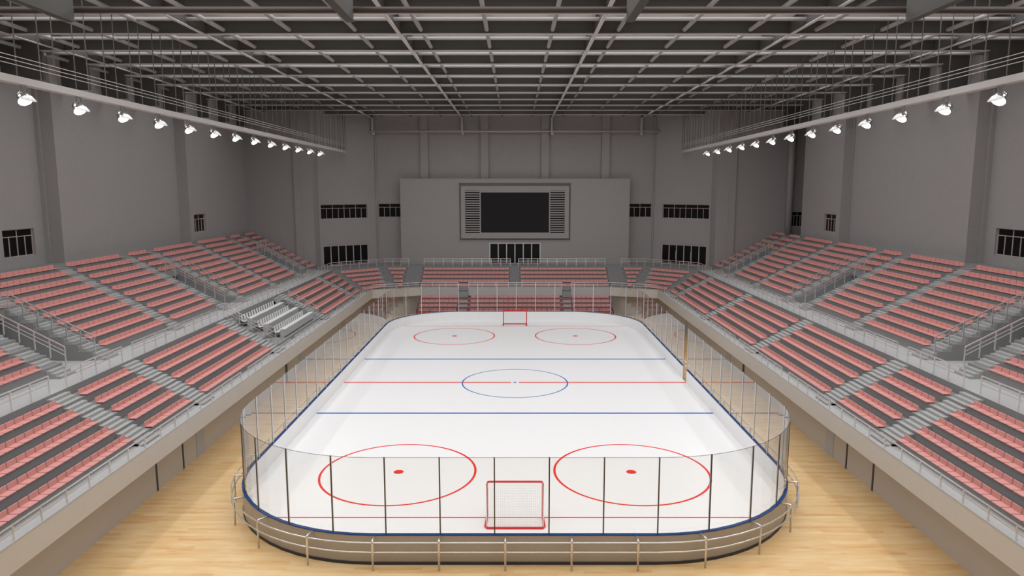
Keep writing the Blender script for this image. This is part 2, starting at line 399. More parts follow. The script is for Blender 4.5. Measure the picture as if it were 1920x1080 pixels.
for sg in (-1, 1):
    lv = MB()
    for k in range(19):
        z = 10.42 + 6.1*k/18
        lv.box(5.12*sg, 7.25*sg, SY-0.10, SY+0.1, z-0.09, z+0.09)
    lv.build('louvre', M_WALL, sc)

# ------------------------------------------------------------------ roof steelwork
BY = [43.4 + 5.745*k for k in range(11)]
for k, y in enumerate(BY):
    n = ORD[10-k]
    t = thing('roof_beam', (0, y, 27.06), 'grey transverse roof beam, %s one counted from the far wall' % n, 'beam', 'transverse roof beams')
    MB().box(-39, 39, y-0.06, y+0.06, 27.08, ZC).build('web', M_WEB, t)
    MB().box(-35.3, 35.3, y-0.16, y+0.16, 27.02, 27.09).build('flange', M_ROOF, t)
    for sg in (-1, 1):
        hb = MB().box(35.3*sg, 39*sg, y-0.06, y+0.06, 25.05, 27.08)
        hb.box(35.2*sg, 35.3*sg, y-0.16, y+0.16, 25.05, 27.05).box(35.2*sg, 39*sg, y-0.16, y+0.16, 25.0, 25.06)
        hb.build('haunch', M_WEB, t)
GX = [-33.5, -20.55, -7.62, 5.31, 18.24, 31.2]
for k, x in enumerate(GX):
    t = thing('roof_girder', (x, 70, 26.95), 'long grey roof girder running down the hall, %s from the left wall' % ORD[k], 'girder', 'lengthwise roof girders')
    yE = 105.0 if abs(x) < 22 else 97.2
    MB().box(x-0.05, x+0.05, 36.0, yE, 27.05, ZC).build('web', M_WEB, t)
    MB().box(x-0.12, x+0.12, 36.0, yE, 26.96, 27.02).build('flange', M_ROOF, t)
    if abs(x) < 22:
        MB().box(x-0.12, x+0.12, yE-0.35, yE-0.05, 24.85, 26.96).build('end_drop', M_ROOF, t)
        MB().box(x-0.12, x+0.3, yE-0.05, 105.5, 24.6, 25.3).build('bracket', M_ROOF, t)
    # near end: a deep box member carrying the front pipe
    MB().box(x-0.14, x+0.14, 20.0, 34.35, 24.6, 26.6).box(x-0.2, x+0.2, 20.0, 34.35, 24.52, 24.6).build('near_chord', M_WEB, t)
tp = MB().tube([(-39, 34.5, 25.1), (39, 34.5, 25.1)], 0.15, 16).build('front_pipe', M_PIPE, smooth=True, loc=(0, 34.5, 25.1))
tag(tp, 'thick dark pipe crossing the roof nearest the viewer', 'pipe')
tp = MB().tube([(-20.9, 104.7, 25.1), (20.9, 104.7, 25.1)], 0.11, 12).build('far_pipe', M_ROOF, smooth=True, loc=(0, 104.75, 25.1))
tag(tp, 'thin grey pipe crossing below the roof in front of the far wall', 'pipe')
for k in range(11):
    y = 46.27 + 5.745*k
    if y > 103: continue
    o = MB().tube([(-39, y, 27.38), (39, y, 27.38)], 0.12, 12).build('roof_tube', M_TUBE, smooth=True, loc=(0, y, 27.38))
    tag(o, 'grey tube across the roof between two beams, %s from the far wall' % ORD[9-k], 'tube', 'transverse roof tubes')
for k in range(-8, 9):
    x = -1.87 + 4.37*k
    o = MB().tube([(x, 36.5, 27.33), (x, 104.9 if abs(x) < 21 else 97.2, 27.33)], 0.14, 12).build('purlin_tube', M_TUBE, smooth=True, loc=(x, 70, 27.33))
    tag(o, 'grey lengthwise tube threaded through the roof beams, %s from the left wall' % ORD[k+8], 'tube', 'lengthwise roof tubes')

# ------------------------------------------------------------------ lighting gantries and floodlights
def floodlight(sg, x, y, z, label):
    t = thing('floodlight', (x, y, z), label, 'floodlight', 'floodlights on the %s gantry' % SIDE[sg])
    aim = Vector((-sg*LAMP_DX, LAMP_DY, LAMP_DZ)).normalized()
    c0 = Vector((x, y, z-0.62))
    b = MB()
    for e in (-0.2, 0.2):
        b.bar((x, y+e, z), (x, y+e, z-0.5), 0.05, 0.05)
    b.bar((x, y-0.22, z-0.02), (x, y+0.22, z-0.02), 0.08, 0.05)
    b.build('bracket', M_HOUS, t)
    # head: lathe about aim
    side = aim.cross(Vector((0, 0, 1))).normalized(); up = side.cross(aim).normalized()
    def ring(d, r, n=20, sx=1.0): return [c0 + aim*d + (side*math.cos(q)*sx + up*math.sin(q))*r for q in [2*PI*j/n for j in range(n)]]
    prof = [(-0.34, 0.08), (-0.32, 0.18), (-0.2, 0.27), (0.0, 0.33), (0.14, 0.35), (0.16, 0.35)]
    vs = []; fs = []
    for d, r in prof: vs += ring(d, r)
    for i in range(len(prof)-1):
        for j in range(20): fs.append((i*20+j, i*20+(j+1) % 20, (i+1)*20+(j+1) % 20, (i+1)*20+j))
    fs.append(tuple(range(19, -1, -1)))
    MB().add(vs, fs).build('housing', M_HOUS, t, smooth=True)
    l = ring(0.15, 0.33); l2 = ring(0.19, 0.24)
    MB().add(l + l2 + [c0+aim*0.21], [(j, (j+1) % 20, 20+(j+1) % 20, 20+j) for j in range(20)] + [(20+j, 20+(j+1) % 20, 40) for j in range(20)]).build('lens', M_LENS, t, smooth=True)
    # visor: a curved lip over the upper front of the lens
    vs = []; fs = []
    q0, q1 = 0.15*PI, 0.85*PI
    for i in range(9):
        q = q0 + (q1-q0)*i/8; dirv = side*math.cos(q) + up*math.sin(q); ln = 0.14 + 0.34*math.sin((q-q0)/(q1-q0)*PI)
        vs += [c0+aim*0.15+dirv*0.36, c0+aim*(0.15+ln)+dirv*0.40, c0+aim*(0.15+ln)+dirv*0.375, c0+aim*0.15+dirv*0.335]
    for i in range(8):
        for a in range(4): fs.append((i*4+a, i*4+(a+1) % 4, (i+1)*4+(a+1) % 4, (i+1)*4+a))
    fs += [(0, 3, 2, 1), (32, 33, 34, 35)]
    MB().add(vs, fs).build('visor', M_VISOR, t, smooth=True)
    ld = bpy.data.lights.new('flood_beam', 'AREA'); ld.energy = LAMP_POWER; ld.shape = 'DISK'; ld.size = 0.6
    ld.color = (0.975, 0.985, 1.0)
    lo = bpy.data.objects.new('flood_beam', ld); COL.objects.link(lo); lo.parent = t
    lo.location = c0 + aim*0.23 - Vector((x, y, z)); lo.rotation_euler = aim.to_track_quat('-Z', 'Y').to_euler()
    return t
for sg, xr in ((-1, 23.8), (1, 23.5)):
    x = sg*xr
    t = thing('lighting_gantry', (x, 60, 21.9), 'long %s gantry beam hung on rods, carrying a row of floodlights' % SIDE[sg], 'gantry')
    MB().box(x-0.0*sg, x+0.5*sg, 20.0, 102.0, 21.88, 21.94).box(x, x+0.06*sg, 20.0, 102.0, 21.94, 22.22).box(x+0.44*sg, x+0.5*sg, 20.0, 102.0, 21.94, 22.1).build('beam', M_ROOF, t)
    for z in (23.12, 22.93, 22.73):
        MB().tube([(x, 20.0, z), (x, 102.0, z)], 0.02, 6).build('handrail', M_ROOF, t)
    y = 25.3
    while y < 101.5:
        for e in (0, 1.15):
            MB().tube([(x+0.05*sg, y+e, 22.2), (x+0.05*sg, y+e, 27.5 if 36 < y < 103 else ZC)], 0.032, 6).build('hanger_rod', M_ROD, t)
        y += 2.9
    for k in range(-2, 13):
        yy = 35.7 + 4.42*k
        if k < 0: lab = 'lit floodlight on the %s gantry beyond the near edge of view, %s' % (SIDE[sg], ORD[-k-1])
        else: lab = 'lit floodlight under the %s gantry, %s one counting from the nearest visible' % (SIDE[sg], ORD[k])
        floodlight(sg, x+0.2*sg, yy*(1.0 if sg < 0 else 1.0), 21.88, lab)

# ------------------------------------------------------------------ rink
RX, RY0, RY1, RR = 15.05, 30.86, 90.86, 8.5
def rrect(hx, y0, y1, r, n=14):
    """rounded rectangle, counter-clockwise, starting at right side just past the gate"""
    pts = []
    for cx, cy, a0 in ((hx-r, y1-r, 0), (-hx+r, y1-r, PI/2), (-hx+r, y0+r, PI), (hx-r, y0+r, 1.5*PI)):
        for i in range(n+1):
            a = a0 + PI/2*i/n; pts.append((cx+r*math.cos(a), cy+r*math.sin(a)))
    return pts
def offset_ring(d): return rrect(RX+d, RY0-d, RY1+d, RR+d)
GATE0, GATE1 = 60.8, 62.3          # opening in the right-hand board
def with_gate(d):
    p = offset_ring(d); return [(RX+d, GATE1)] + p + [(RX+d, GATE0)]
def band(b, d0, d1, z0, z1):
    A, B = with_gate(d0), with_gate(d1); n = len(A)
    vs = [(x, y, z0) for x, y in A] + [(x, y, z0) for x, y in B] + [(x, y, z1) for x, y in A] + [(x, y, z1) for x, y in B]
    fs = []
    for i in range(n-1):
        j = i+1
        fs += [(i, 2*n+i, 2*n+j, j), (n+i, n+j, 3*n+j, 3*n+i), (2*n+i, 3*n+i, 3*n+j, 2*n+j), (i, j, n+j, n+i)]
    fs += [(0, n, 3*n, 2*n), (n-1, 2*n+n-1, 3*n+n-1, n+n-1)]
    return b.add(vs, fs)
ice = MB().prism(offset_ring(-0.005), ZF+0.005, 0.0).build('ice_sheet', M_ICE)
tag(ice, 'white ice sheet of the rink with red and blue markings', 'ice')
def half_width(y):
    if y < RY0+RR: d = RY0+RR-y
    elif y > RY1-RR: d = y-(RY1-RR)
    else: return RX
    return RX-RR+math.sqrt(max(RR*RR-d*d, 0))
def line(y, wd, m, name, label, gap=0):
    hw = min(half_width(y), half_width(y+wd))-0.01
    b = MB()
    if gap: b.box(-hw, -gap, y-wd/2, y+wd/2, 0.0, 0.004).box(gap, hw, y-wd/2, y+wd/2, 0.0, 0.004)
    else: b.box(-hw, hw, y-wd/2, y+wd/2, 0.0, 0.004)
    o = b.build(name, m, ice); o['label'] = label
YC = 60.86
line(YC, 0.26, M_RED, 'centre_line', 'red centre line', 0.35)
line(YC-8.67, 0.3, M_LBLUE, 'blue_line', 'blue line'); line(YC+8.67, 0.3, M_LBLUE, 'blue_line', 'blue line')
line(YC-26, 0.09, M_RED, 'goal_line', 'thin red goal line'); line(YC+26, 0.09, M_RED, 'goal_line', 'thin red goal line')
def circle(cx, cy, r, wd, m, name, label, r0=None):
    n = 72; vs = []; fs = []
    for i in range(n):
        a = 2*PI*i/n
        for rr, z in ((r-wd/2, 0.0), (r+wd/2, 0.0), (r+wd/2, 0.005), (r-wd/2, 0.005)): vs.append((cx+rr*math.cos(a), cy+rr*math.sin(a), z))
    for i in range(n):
        j = (i+1) % n
        for a in range(4): fs.append((i*4+a, j*4+a, j*4+(a+1) % 4, i*4+(a+1) % 4))
    o = MB().add(vs, fs).build(name, m, ice); o['label'] = label
def dot(cx, cy, r, m, name, label):
    o = MB().prism([(cx+r*math.cos(2*PI*i/32), cy+r*math.sin(2*PI*i/32)) for i in range(32)], 0.0, 0.006).build(name, m, ice); o['label'] = label
circle(0, YC, 4.62, 0.12, M_LBLUE, 'centre_circle', 'blue centre circle')
dot(0, YC, 0.15, M_LBLUE, 'centre_spot', 'small blue centre spot')
for sx in (-1, 1):
    for sy in (-1, 1):
        circle(sx*7.0, YC+sy*20.0, 4.62, 0.14, M_RED, 'face_off_circle', 'red face-off circle')
        dot(sx*7.0, YC+sy*20.0, 0.3, M_RED, 'face_off_spot', 'red face-off spot')

bar = thing('rink_barrier', (0, YC, ZF), 'white dasher board with tall glass shield and blue cap around the ice', 'rink barrier')
b = MB(); band(b, 0.0, 0.07, -0.05, 1.13); o = b.build('dasher_board', M_BOARD, bar)
b = MB(); band(b, 0.075, 0.14, ZF+0.14, 1.13); o = b.build('outer_facing', M_OUTB, bar); o['label'] = 'taupe outer facing'
b = MB(); band(b, 0.075, 0.17, ZF, ZF+0.14); o = b.build('kick_strip', M_KICK, bar); o['label'] = 'dark kick strip'
b = MB(); band(b, -0.02, 0.16, 1.13, 1.17); o = b.build('cap_rail', M_BLUE, bar); o['label'] = 'blue cap rail'
# glass panels between posts, walked round the ring
GT = 4.83
def walk(d, spacing, closed=False):
    P = [Vector(p) for p in with_gate(d)]
    seg = [(P[i+1]-P[i]).length for i in range(len(P)-1)]; L = sum(seg); n = round(L/spacing); out = []
    for k in range(n+1):
        s_ = L*k/n; i = 0
        while i < len(seg)-1 and s_ > seg[i]: s_ -= seg[i]; i += 1
        q = P[i] + (P[i+1]-P[i])*(s_/seg[i]); t = (P[i+1]-P[i]).normalized(); out.append((q, t))
    return out
def between(d, k0, k1, spacing):
    """fine polyline of the ring between post k0 and k1"""
    P = [Vector(p) for p in with_gate(d)]; seg = [(P[i+1]-P[i]).length for i in range(len(P)-1)]; L = sum(seg); n = round(L/spacing)
    a, b_ = L*k0/n, L*k1/n; acc = 0; out = []
    def at(s_):
        i = 0
        while i < len(seg)-1 and s_ > seg[i]: s_ -= seg[i]; i += 1
        return P[i] + (P[i+1]-P[i])*min(1, s_/seg[i])
    out.append(at(a))
    for i in range(len(seg)):
        acc += seg[i]
        if a+0.02 < acc < b_-0.02: out.append(P[i+1])
    out.append(at(b_)); return out
SPC = 2.5
posts = walk(0.07, SPC)
for k, (q, t) in enumerate(posts):
    po = MB().seg(q-t*0.03, q+t*0.03, 0.035, 1.17, GT+0.03, off=0.0185).build('shield_post', M_POSTW, bar)
    po = MB().seg(q-t*0.03, q+t*0.03, 0.035, 1.17, GT+0.02, off=-0.0185).build('post_outer_half', M_POST, bar); po['label'] = 'outer post half, dark reflection painted on'
    if k < len(posts)-1:
        pl = between(0.07, k, k+1, SPC); n = len(pl); vs = []; fs = []; 
        for i, p in enumerate(pl):
            tt = (pl[min(i+1, n-1)]-pl[max(i-1, 0)]).normalized(); nn = Vector((-tt.y, tt.x))*0.006
            if i == 0: p = p+tt*0.032
            if i == n-1: p = p-tt*0.032
            for e, z in ((-1, 1.175), (1, 1.175), (1, GT), (-1, GT)): vs.append((p.x+nn.x*e, p.y+nn.y*e, z))
        for i in range(n-1):
            for a in range(4): fs.append((i*4+a, i*4+(a+1) % 4, (i+1)*4+(a+1) % 4, (i+1)*4+a))
        fs += [(0, 3, 2, 1), ((n-1)*4, (n-1)*4+1, (n-1)*4+2, (n-1)*4+3)]
        fs = [g[::-1] for g in fs]
        MB().add(vs, fs).build('glass_panel', M_GLASS, bar)
        tb = MB()
        for i in range(n-1): tb.bar((pl[i].x, pl[i].y, GT+0.006), (pl[i+1].x, pl[i+1].y, GT+0.006), 0.02, 0.012)
        tb.build('shield_edge', M_KICK, bar)['label'] = 'dark top edge'

gr = thing('guard_rail', (0, YC, ZF), 'polished tubular guard rail with bent posts around the outside of the rink', 'railing')
for k, (q, t) in enumerate(walk(0.16, 2.98)):
    n = Vector((t.y, -t.x))
    A = q + n*0.0; B = q + n*0.53
    pts = [(B.x, B.y, ZF), (B.x, B.y, 1.04)]
    for i in range(1, 5):
        a = PI/2*i/4; p = B - n*0.1*(1-math.cos(a)); pts.append((p.x, p.y, 1.04+0.1*math.sin(a)))
    pts.append((A.x+n.x*0.01, A.y+n.y*0.01, 1.11))
    MB().tube(pts, 0.05, 10).build('post', M_CHROME, gr, smooth=True)
for z in (0.60, 1.06):
    P = [(x, y, z) for x, y in with_gate(0.16+0.53)]
    MB().tube(P, 0.036, 8).build('rail', M_CHROME, gr, smooth=True)

def goal(y, facing, label):
    """mouth on the goal line, facing = +1 opens towards +y"""
    t = thing('hockey_goal', (0, y, 0), label, 'goal', 'hockey goals')
    hw, ht, dp = 1.44, 1.95, 1.25*(-facing)
    b = MB(); r = 0.055
    pts = [(-hw, y, 0.02), (-hw, y, ht-0.12)] + [(-hw+0.12*(1-math.cos(a)), y, ht-0.12+0.12*math.sin(a)) for a in (PI/6, PI/3, PI/2)]
    pts += [(-p[0], p[1], p[2]) for p in pts[::-1]]
    b.tube(pts, r, 10)
    b.build('goal_frame', M_GRED, t, smooth=True)['label'] = 'red tubular frame'
    b = MB().tube([(-hw, y, 0.05), (-hw-0.05, y+dp*0.85, 0.05), (-hw+0.06, y+dp, 0.05), (hw-0.06, y+dp, 0.05), (hw+0.05, y+dp*0.85, 0.05), (hw, y, 0.05)], r, 10)
    b.build('base_frame', M_GRED, t, smooth=True)['label'] = 'red base frame'
    nb = MB(); cr = 0.006
    for i in range(29):
        x = -hw+2*hw*i/28; nb.tube([(x, y, ht), (x, y+dp*0.45, ht-0.12), (x, y+dp*0.98, 0.06)], cr, 4, caps=False)
    for j in range(1, 20):
        f_ = j/20
        a = Vector((0, y, ht)); m_ = Vector((0, y+dp*0.45, ht-0.12)); e = Vector((0, y+dp*0.98, 0.06))
        p = a.lerp(m_, f_/0.25) if f_ < 0.25 else m_.lerp(e, (f_-0.25)/0.75)
        nb.tube([(-hw, p.y, p.z), (hw, p.y, p.z)], cr, 4, caps=False)
        for sx in (-1, 1): nb.tube([(sx*hw, y, p.z), (sx*hw, p.y, p.z)], cr, 4, caps=False)
    nb.build('net', M_NET, t)['label'] = 'white net'
    return t
goal(YC-26, 1, 'red framed hockey goal with white net at the near end of the ice')
goal(YC+26, -1, 'red framed hockey goal at the far end of the ice')

# ------------------------------------------------------------------ railings
RAILN = {}
def railing(name, path, posts_at, height, bars, label, m=M_METAL, pr=0.028, group=None, square=True):
    """path: 3-D base points; posts_at: base points of the posts; bars: heights as (z, radius)"""
    t = thing(name, tuple(path[0]), label, 'railing', group)
    for p in posts_at:
        MB().bar((p[0], p[1], p[2]), (p[0], p[1], p[2]+height-0.02), 0.06, 0.05).build('post', m, t)
    for k, (z, r) in enumerate(bars):
        b = MB()
        for a, c_ in zip(path[:-1], path[1:]): b.bar((a[0], a[1], a[2]+z), (c_[0], c_[1], c_[2]+z), 2*r, 2*r)
        b.build('top_rail' if k == 0 else 'mid_rail', m, t)
    return t
def spaced(a, b, sp):
    a, b = Vector(a), Vector(b); n = max(1, round((b-a).length/sp)); return [tuple(a.lerp(b, i/n)) for i in range(n+1)]
for sg in (-1, 1):
    s = SIDE[sg]
    zt = 3.645
    secs = [(6.0, 48.1), (49.4, 59.2), (60.3, 73.7), (74.9, 92.6)]
    nm = ['nearest the viewer', 'second from the viewer', 'third from the viewer', 'farthest, reaching the far corner']
    for (a, b_), q in zip(secs, nm):
        A, B = (19.03*sg, a, zt), (19.03*sg, b_, zt)
        railing('balcony_railing', [A, B], spaced(A, B, 1.6 if a < 48 else 1.42), 0.64, [(0.62, 0.03), (0.32, 0.018)],
                'low metal railing along the %s balcony front, %s' % (s, q), group='balcony front railings')
    secs = [(10.0, 21.0), (22.4, 36.9), (38.35, 44.05), (45.3, 58.6), (59.95, 73.5), (74.9, 88.1), (89.5, 95.5)]
    for k, (a, b_) in enumerate(secs):
        A, B = (24.9*sg, a, ZW2), (24.9*sg, b_, ZW2)
        railing('walkway_railing', [A, B], spaced(A, B, 1.42), 1.06, [(1.04, 0.032), (0.78, 0.018), (0.58, 0.018)],
                'metal railing on the %s cross walkway, %s section from the viewer' % (s, ORD[k]), group='cross walkway railings')
    for k, c_ in enumerate(SLOTS[1:]):
        def bz(x): return uz(1) + (x-27.18)*RI/TR + 0.1
        xs = [26.9+0.883*i for i in range(7)]
        e = 1.52
        path = [(26.9*sg, c_-e, bz(26.9)), (32.25*sg, c_-e, bz(32.25)), (32.25*sg, c_+e, bz(32.25)), (26.9*sg, c_+e, bz(26.9))]
        pp = [(x*sg, c_-e, bz(x)-0.12) for x in xs] + [(x*sg, c_+e, bz(x)-0.12) for x in xs] + [(32.25*sg, c_, bz(32.25)-0.12)]
        railing('stairway_railing', path, pp, 1.14, [(1.02, 0.032), (0.74, 0.018), (0.5, 0.018)],
                'sloping railing around the %s stand entrance, %s entrance from the viewer' % (s, ORD[k]), group='entrance stair railings')
# back stand railings
def back_rail(pts, zb, ht, bars, label, sp, grp):
    pp = []
    for a, b_ in zip(pts[:-1], pts[1:]):
        for q in spaced((*a, zb), (*b_, zb), sp):
            if q not in pp: pp.append(q)
    railing('back_railing', [(*p, zb) for p in pts], pp, ht, bars, label, group=grp)
BB = [(1.04, 0.032), (0.8, 0.018), (0.6, 0.018)]; G1 = 'railings above the far stand'; G2 = 'railings on the far balcony front'
back_rail([(-13.0, 101.35), (-0.65, 101.35)], ZW2, 1.06, BB, 'metal railing above the far stand, left of the central gap', 1.37, G1)
back_rail([(0.5, 101.35), (12.9, 101.35)], ZW2, 1.06, BB, 'metal railing above the far stand, right of the central gap', 1.37, G1)
FB = [(0.62, 0.03), (0.32, 0.018)]
back_rail([(-13.0, 96.1), (-7.75, 96.1)], 3.645, 0.64, FB, 'low railing on the far balcony front, left of both stairs', 1.7, G2)
back_rail([(-6.3, 96.1), (6.4, 96.1)], 3.645, 0.64, FB, 'low railing on the far balcony front between the two stairs', 1.7, G2)
back_rail([(7.7, 96.1), (13.0, 96.1)], 3.645, 0.64, FB, 'low railing on the far balcony front, right of both stairs', 1.7, G2)
for sg in (-1, 1):
    back_rail([(15.2*sg, 101.35), (18.6*sg, 101.35), (24.8*sg, 95.9)], ZW2, 1.06, BB, 'metal railing turning the far %s corner above the seats' % SIDE[sg], 1.3, G1)
    back_rail([(13.0*sg, 96.1), (18.95*sg, 93.4)], 3.645, 0.64, FB, 'low railing on the slanted far %s balcony corner' % SIDE[sg], 1.7, G2)

# ------------------------------------------------------------------ stands
BOXY = (59.95, 73.45)           # press box cut into the left lower stand
AIS_L = [(20.0, 21.65), (36.45, 38.1), (43.72, 45.4), (58.1, 59.85), (73.4, 75.0), (87.95, 89.6)]
stand = {}
for sg in (-1, 1):
    st = thing('lower_stand', (20*sg, 50, ZF), 'grey stepped concrete lower stand along the %s side of the rink' % SIDE[sg], 'stand')
    stand[sg] = st
    def prof(): 
        pts = [(20.6, ZW-0.4), (20.6, ZW), (lx(1), ZW), (lx(1), lz(1))]
        for i in range(2, 6): pts += [(lx(i), lz(i-1)), (lx(i), lz(i))]
        pts += [(lx(6), lz(5)), (lx(6), ZW2), (27.18, ZW2), (27.18, ZW-0.4)]
        return pts
    segs = [(YN+0.3, BOXY[0]), (BOXY[1], 93.1)] if sg < 0 else [(YN+0.3, 93.1)]
    b = MB()
    for a, c_ in segs: b.profile(prof()[2:], a, c_)
    b.mirror(sg).build('terrace', M_CONC, st)
    b = MB().box(19.1, 27.18, YN+0.3, 93.1, 2.5, 2.9).box(19.1, lx(1), YN+0.3, 93.1, 2.9, ZW)
    b.mirror(sg).build('front_walkway', M_WALK, st)
    MB().box(18.95, 19.1, YN+0.3, 93.4, 2.5, 3.6).mirror(sg).build('parapet', M_FASC, st)
    MB().box(18.93, 19.14, YN+0.3, 93.4, 3.6, 3.645).mirror(sg).build('coping', M_WALK, st)
    b = MB().box(lx(6)+0.02, 27.18, YN+0.3, 95.85, ZW2, ZW2+0.004); b.mirror(sg).build('cross_walkway', M_WALK, st)
    for a, c_ in AIS_L:
        if sg < 0 and a > 58 and c_ < 60: pass
        b = MB()
        for k in (1, 2): b.box(lx(1)-0.30*(3-k), lx(1), a, c_, ZW, ZW+0.117*k)
        for i in range(1, 6):
            b.box(lx(i+1)-0.58, lx(i+1), a, c_, lz(i), lz(i)+0.156)
            b.box(lx(i+1)-0.29, lx(i+1), a, c_, lz(i)+0.156, lz(i)+0.312)
            b.box(lx(i)+0.005, lx(i+1)-0.58, a, c_, lz(i), lz(i)+0.006)
        b.mirror(sg).build('stair', M_STEP, st)
# press box platforms on the left
st = stand[-1]; pz = [3.60, 4.10, 4.60]; pxs = [20.40, 21.87, 23.34, lx(6)]
b = MB()
for i in range(3): b.box(-pxs[i], -lx(6), BOXY[0], BOXY[1], ZW-0.4 if i == 0 else pz[i-1], pz[i])
b.box(-lx(6), -27.18, BOXY[0], BOXY[1], ZW-0.4, ZW2)
b.build('box_platform', M_CONC, st)
for ya in (BOXY[0]+0.05, BOXY[1]-1.3):
    b = MB()
    for i in range(3):
        b.box(-pxs[i+1]+0.5, -pxs[i+1], ya, ya+1.25, pz[i], pz[i]+0.25) if i < 2 else None
    for k in range(1, 5): b.box(-lx(6)+0.22*(5-k), -lx(6), ya, ya+1.25, pz[2], pz[2]+0.27*k)
    b.build('box_stair', M_STEP, st)
# back (far) lower stand with the slanted corners
st = thing('far_stand', (0, 98, ZF), 'grey stepped concrete stand across the far end behind the goal', 'stand')
def ring_line(pa, pb): return [(-pa[0], pa[1]), (-pb[0], pb[1]), (pb[0], pb[1]), (pa[0], pa[1])]
L_ = {0: ring_line((19.1, 93.1), (12.94, 96.04))}
for i in range(1, 7): L_[i] = ring_line(*half(i))
b = MB()
def tread(b, A, B, z, z2=None):
    for k in range(3):
        b.add([(*A[k], z), (*A[k+1], z), (*B[k+1], z), (*B[k], z)], [(0, 1, 2, 3)] if True else [])
def riser(b, A, z0, z1):
    for k in range(3): b.add([(*A[k], z0), (*A[k+1], z0), (*A[k+1], z1), (*A[k], z1)], [(0, 1, 2, 3)])
for i in range(1, 6):
    # side parts between y = 93.1 and the corner vertex belong to this ring
    Ai = [(-lx(i), 93.1)] + L_[i] + [(lx(i), 93.1)]; Bi = [(-lx(i+1), 93.1)] + L_[i+1] + [(lx(i+1), 93.1)]
    for k in range(5):
        b.add([(*Ai[k], lz(i)), (*Ai[k+1], lz(i)), (*Bi[k+1], lz(i)), (*Bi[k], lz(i))], [(0, 3, 2, 1)])
        b.add([(*Ai[k], lz(i-1) if i > 1 else ZW), (*Ai[k+1], lz(i-1) if i > 1 else ZW), (*Ai[k+1], lz(i)), (*Ai[k], lz(i))], [(0, 3, 2, 1)])
A6 = [(-lx(6), 93.1)] + L_[6] + [(lx(6), 93.1)]
for k in range(5): b.add([(*A6[k], lz(5)), (*A6[k+1], lz(5)), (*A6[k+1], ZW2-0.012), (*A6[k], ZW2-0.012)], [(0, 3, 2, 1)])
b.build('terrace', M_CONC, st)
b = MB()
A0 = [(-19.1, 93.1), (-19.1, 93.4), (-12.97, 96.15), (12.97, 96.15), (19.1, 93.4), (19.1, 93.1)]
A1 = [(-lx(1), 93.1)] + L_[1] + [(lx(1), 93.1)]
for k in range(5): b.add([(*A0[k], ZW), (*A0[k+1], ZW), (*A1[k+1], ZW), (*A1[k], ZW)], [(0, 3, 2, 1)])
b.build('front_walkway', M_WALK, st)
for (p, q) in (((-18.95, 93.4), (-12.94, 96.04)), ((18.95, 93.4), (12.94, 96.04))):
    o_ = 0.075 if p[0] < 0 else -0.075
    MB().seg(p, q, 0.15, 2.5, 3.6, off=o_).build('corner_parapet', M_FASC, st)
    MB().seg(p, q, 0.2, 3.6, 3.645, off=o_).build('corner_coping', M_WALK, st)
b = MB()
for a, c_ in ((-12.94, -7.7), (-6.35, 6.45), (7.65, 12.94)): b.box(a, c_, 96.0, 96.15, 2.5, 3.645)
b.build('parapet', M_WALK, st)
so = MB()
so.prism([(-20.4, 93.1), (-18.95, 93.1), (-18.95, 93.4), (-12.94, 96.04), (12.94, 96.04), (18.95, 93.4), (18.95, 93.1), (20.4, 93.1), (20.4, 96), (13.6, 97.5), (-13.6, 97.5), (-20.4, 96)], 2.45, 2.5)
so.build('soffit', M_FASC, st)
b = MB()
h6 = half(6)
for sg in (-1, 1):
    poly = [(lx(6), 93.1), (27.4, 93.1), (27.4, 100.0), (20.3, 105.45), (h6[1][0], h6[1][1]), (h6[0][0], h6[0][1])]
    b.prism([(x*sg, y) for x, y in poly], ZW2-0.012, ZW2)
b.prism([(-h6[1][0], h6[1][1]), (-20.3, 105.45), (20.3, 105.45), (h6[1][0], h6[1][1])], ZW2-0.012, ZW2)
b.build('top_walkway', M_CONC, st)
def back_stair(b, x0, x1, wide=False):
    for i in range(1, 6):
        y1 = 96.7+TR*i
        b.box(x0, x1, y1-0.58, y1, lz(i), lz(i)+0.156); b.box(x0, x1, y1-0.29, y1, lz(i)+0.156, lz(i)+0.312)
for x0, x1 in ((-0.7, 0.6), (-15.3, -13.1), (13.1, 15.3)):
    b = MB(); back_stair(b, x0, x1); b.build('stair', M_CONC, st)
for x0, x1 in ((-7.65, -6.4), (6.5, 7.6)):
    b = MB()
    for k in range(4): b.box(x0, x1, 95.6+0.3*k, 95.9+0.3*k, 2.3, 2.55+0.24*k)
    b.build('stair', M_CONC, st)
for sg in (-1, 1):  # corner stairs between the seat blocks
    b = MB()
    for i in range(1, 6):
        (sx, sy), (bx, by) = half(i); (sx2, sy2), (bx2, by2) = half(i+1)
        d = Vector((bx-sx, by-sy)).normalized(); n = Vector((-d.y, d.x))
        if n.y < 0: n = -n
        q = Vector((bx, by)) - d*0.55; p = q - d*0.9
        for k, (a, e) in enumerate(((0.30, 0.156), (0.56, 0.312))):
            c4 = [q+n*a, p+n*a, p+n*0.8, q+n*0.8]
            b.prism([(v.x*sg, v.y) for v in c4], lz(i), lz(i)+e)
    b.build('corner_stair', M_STEP, st)

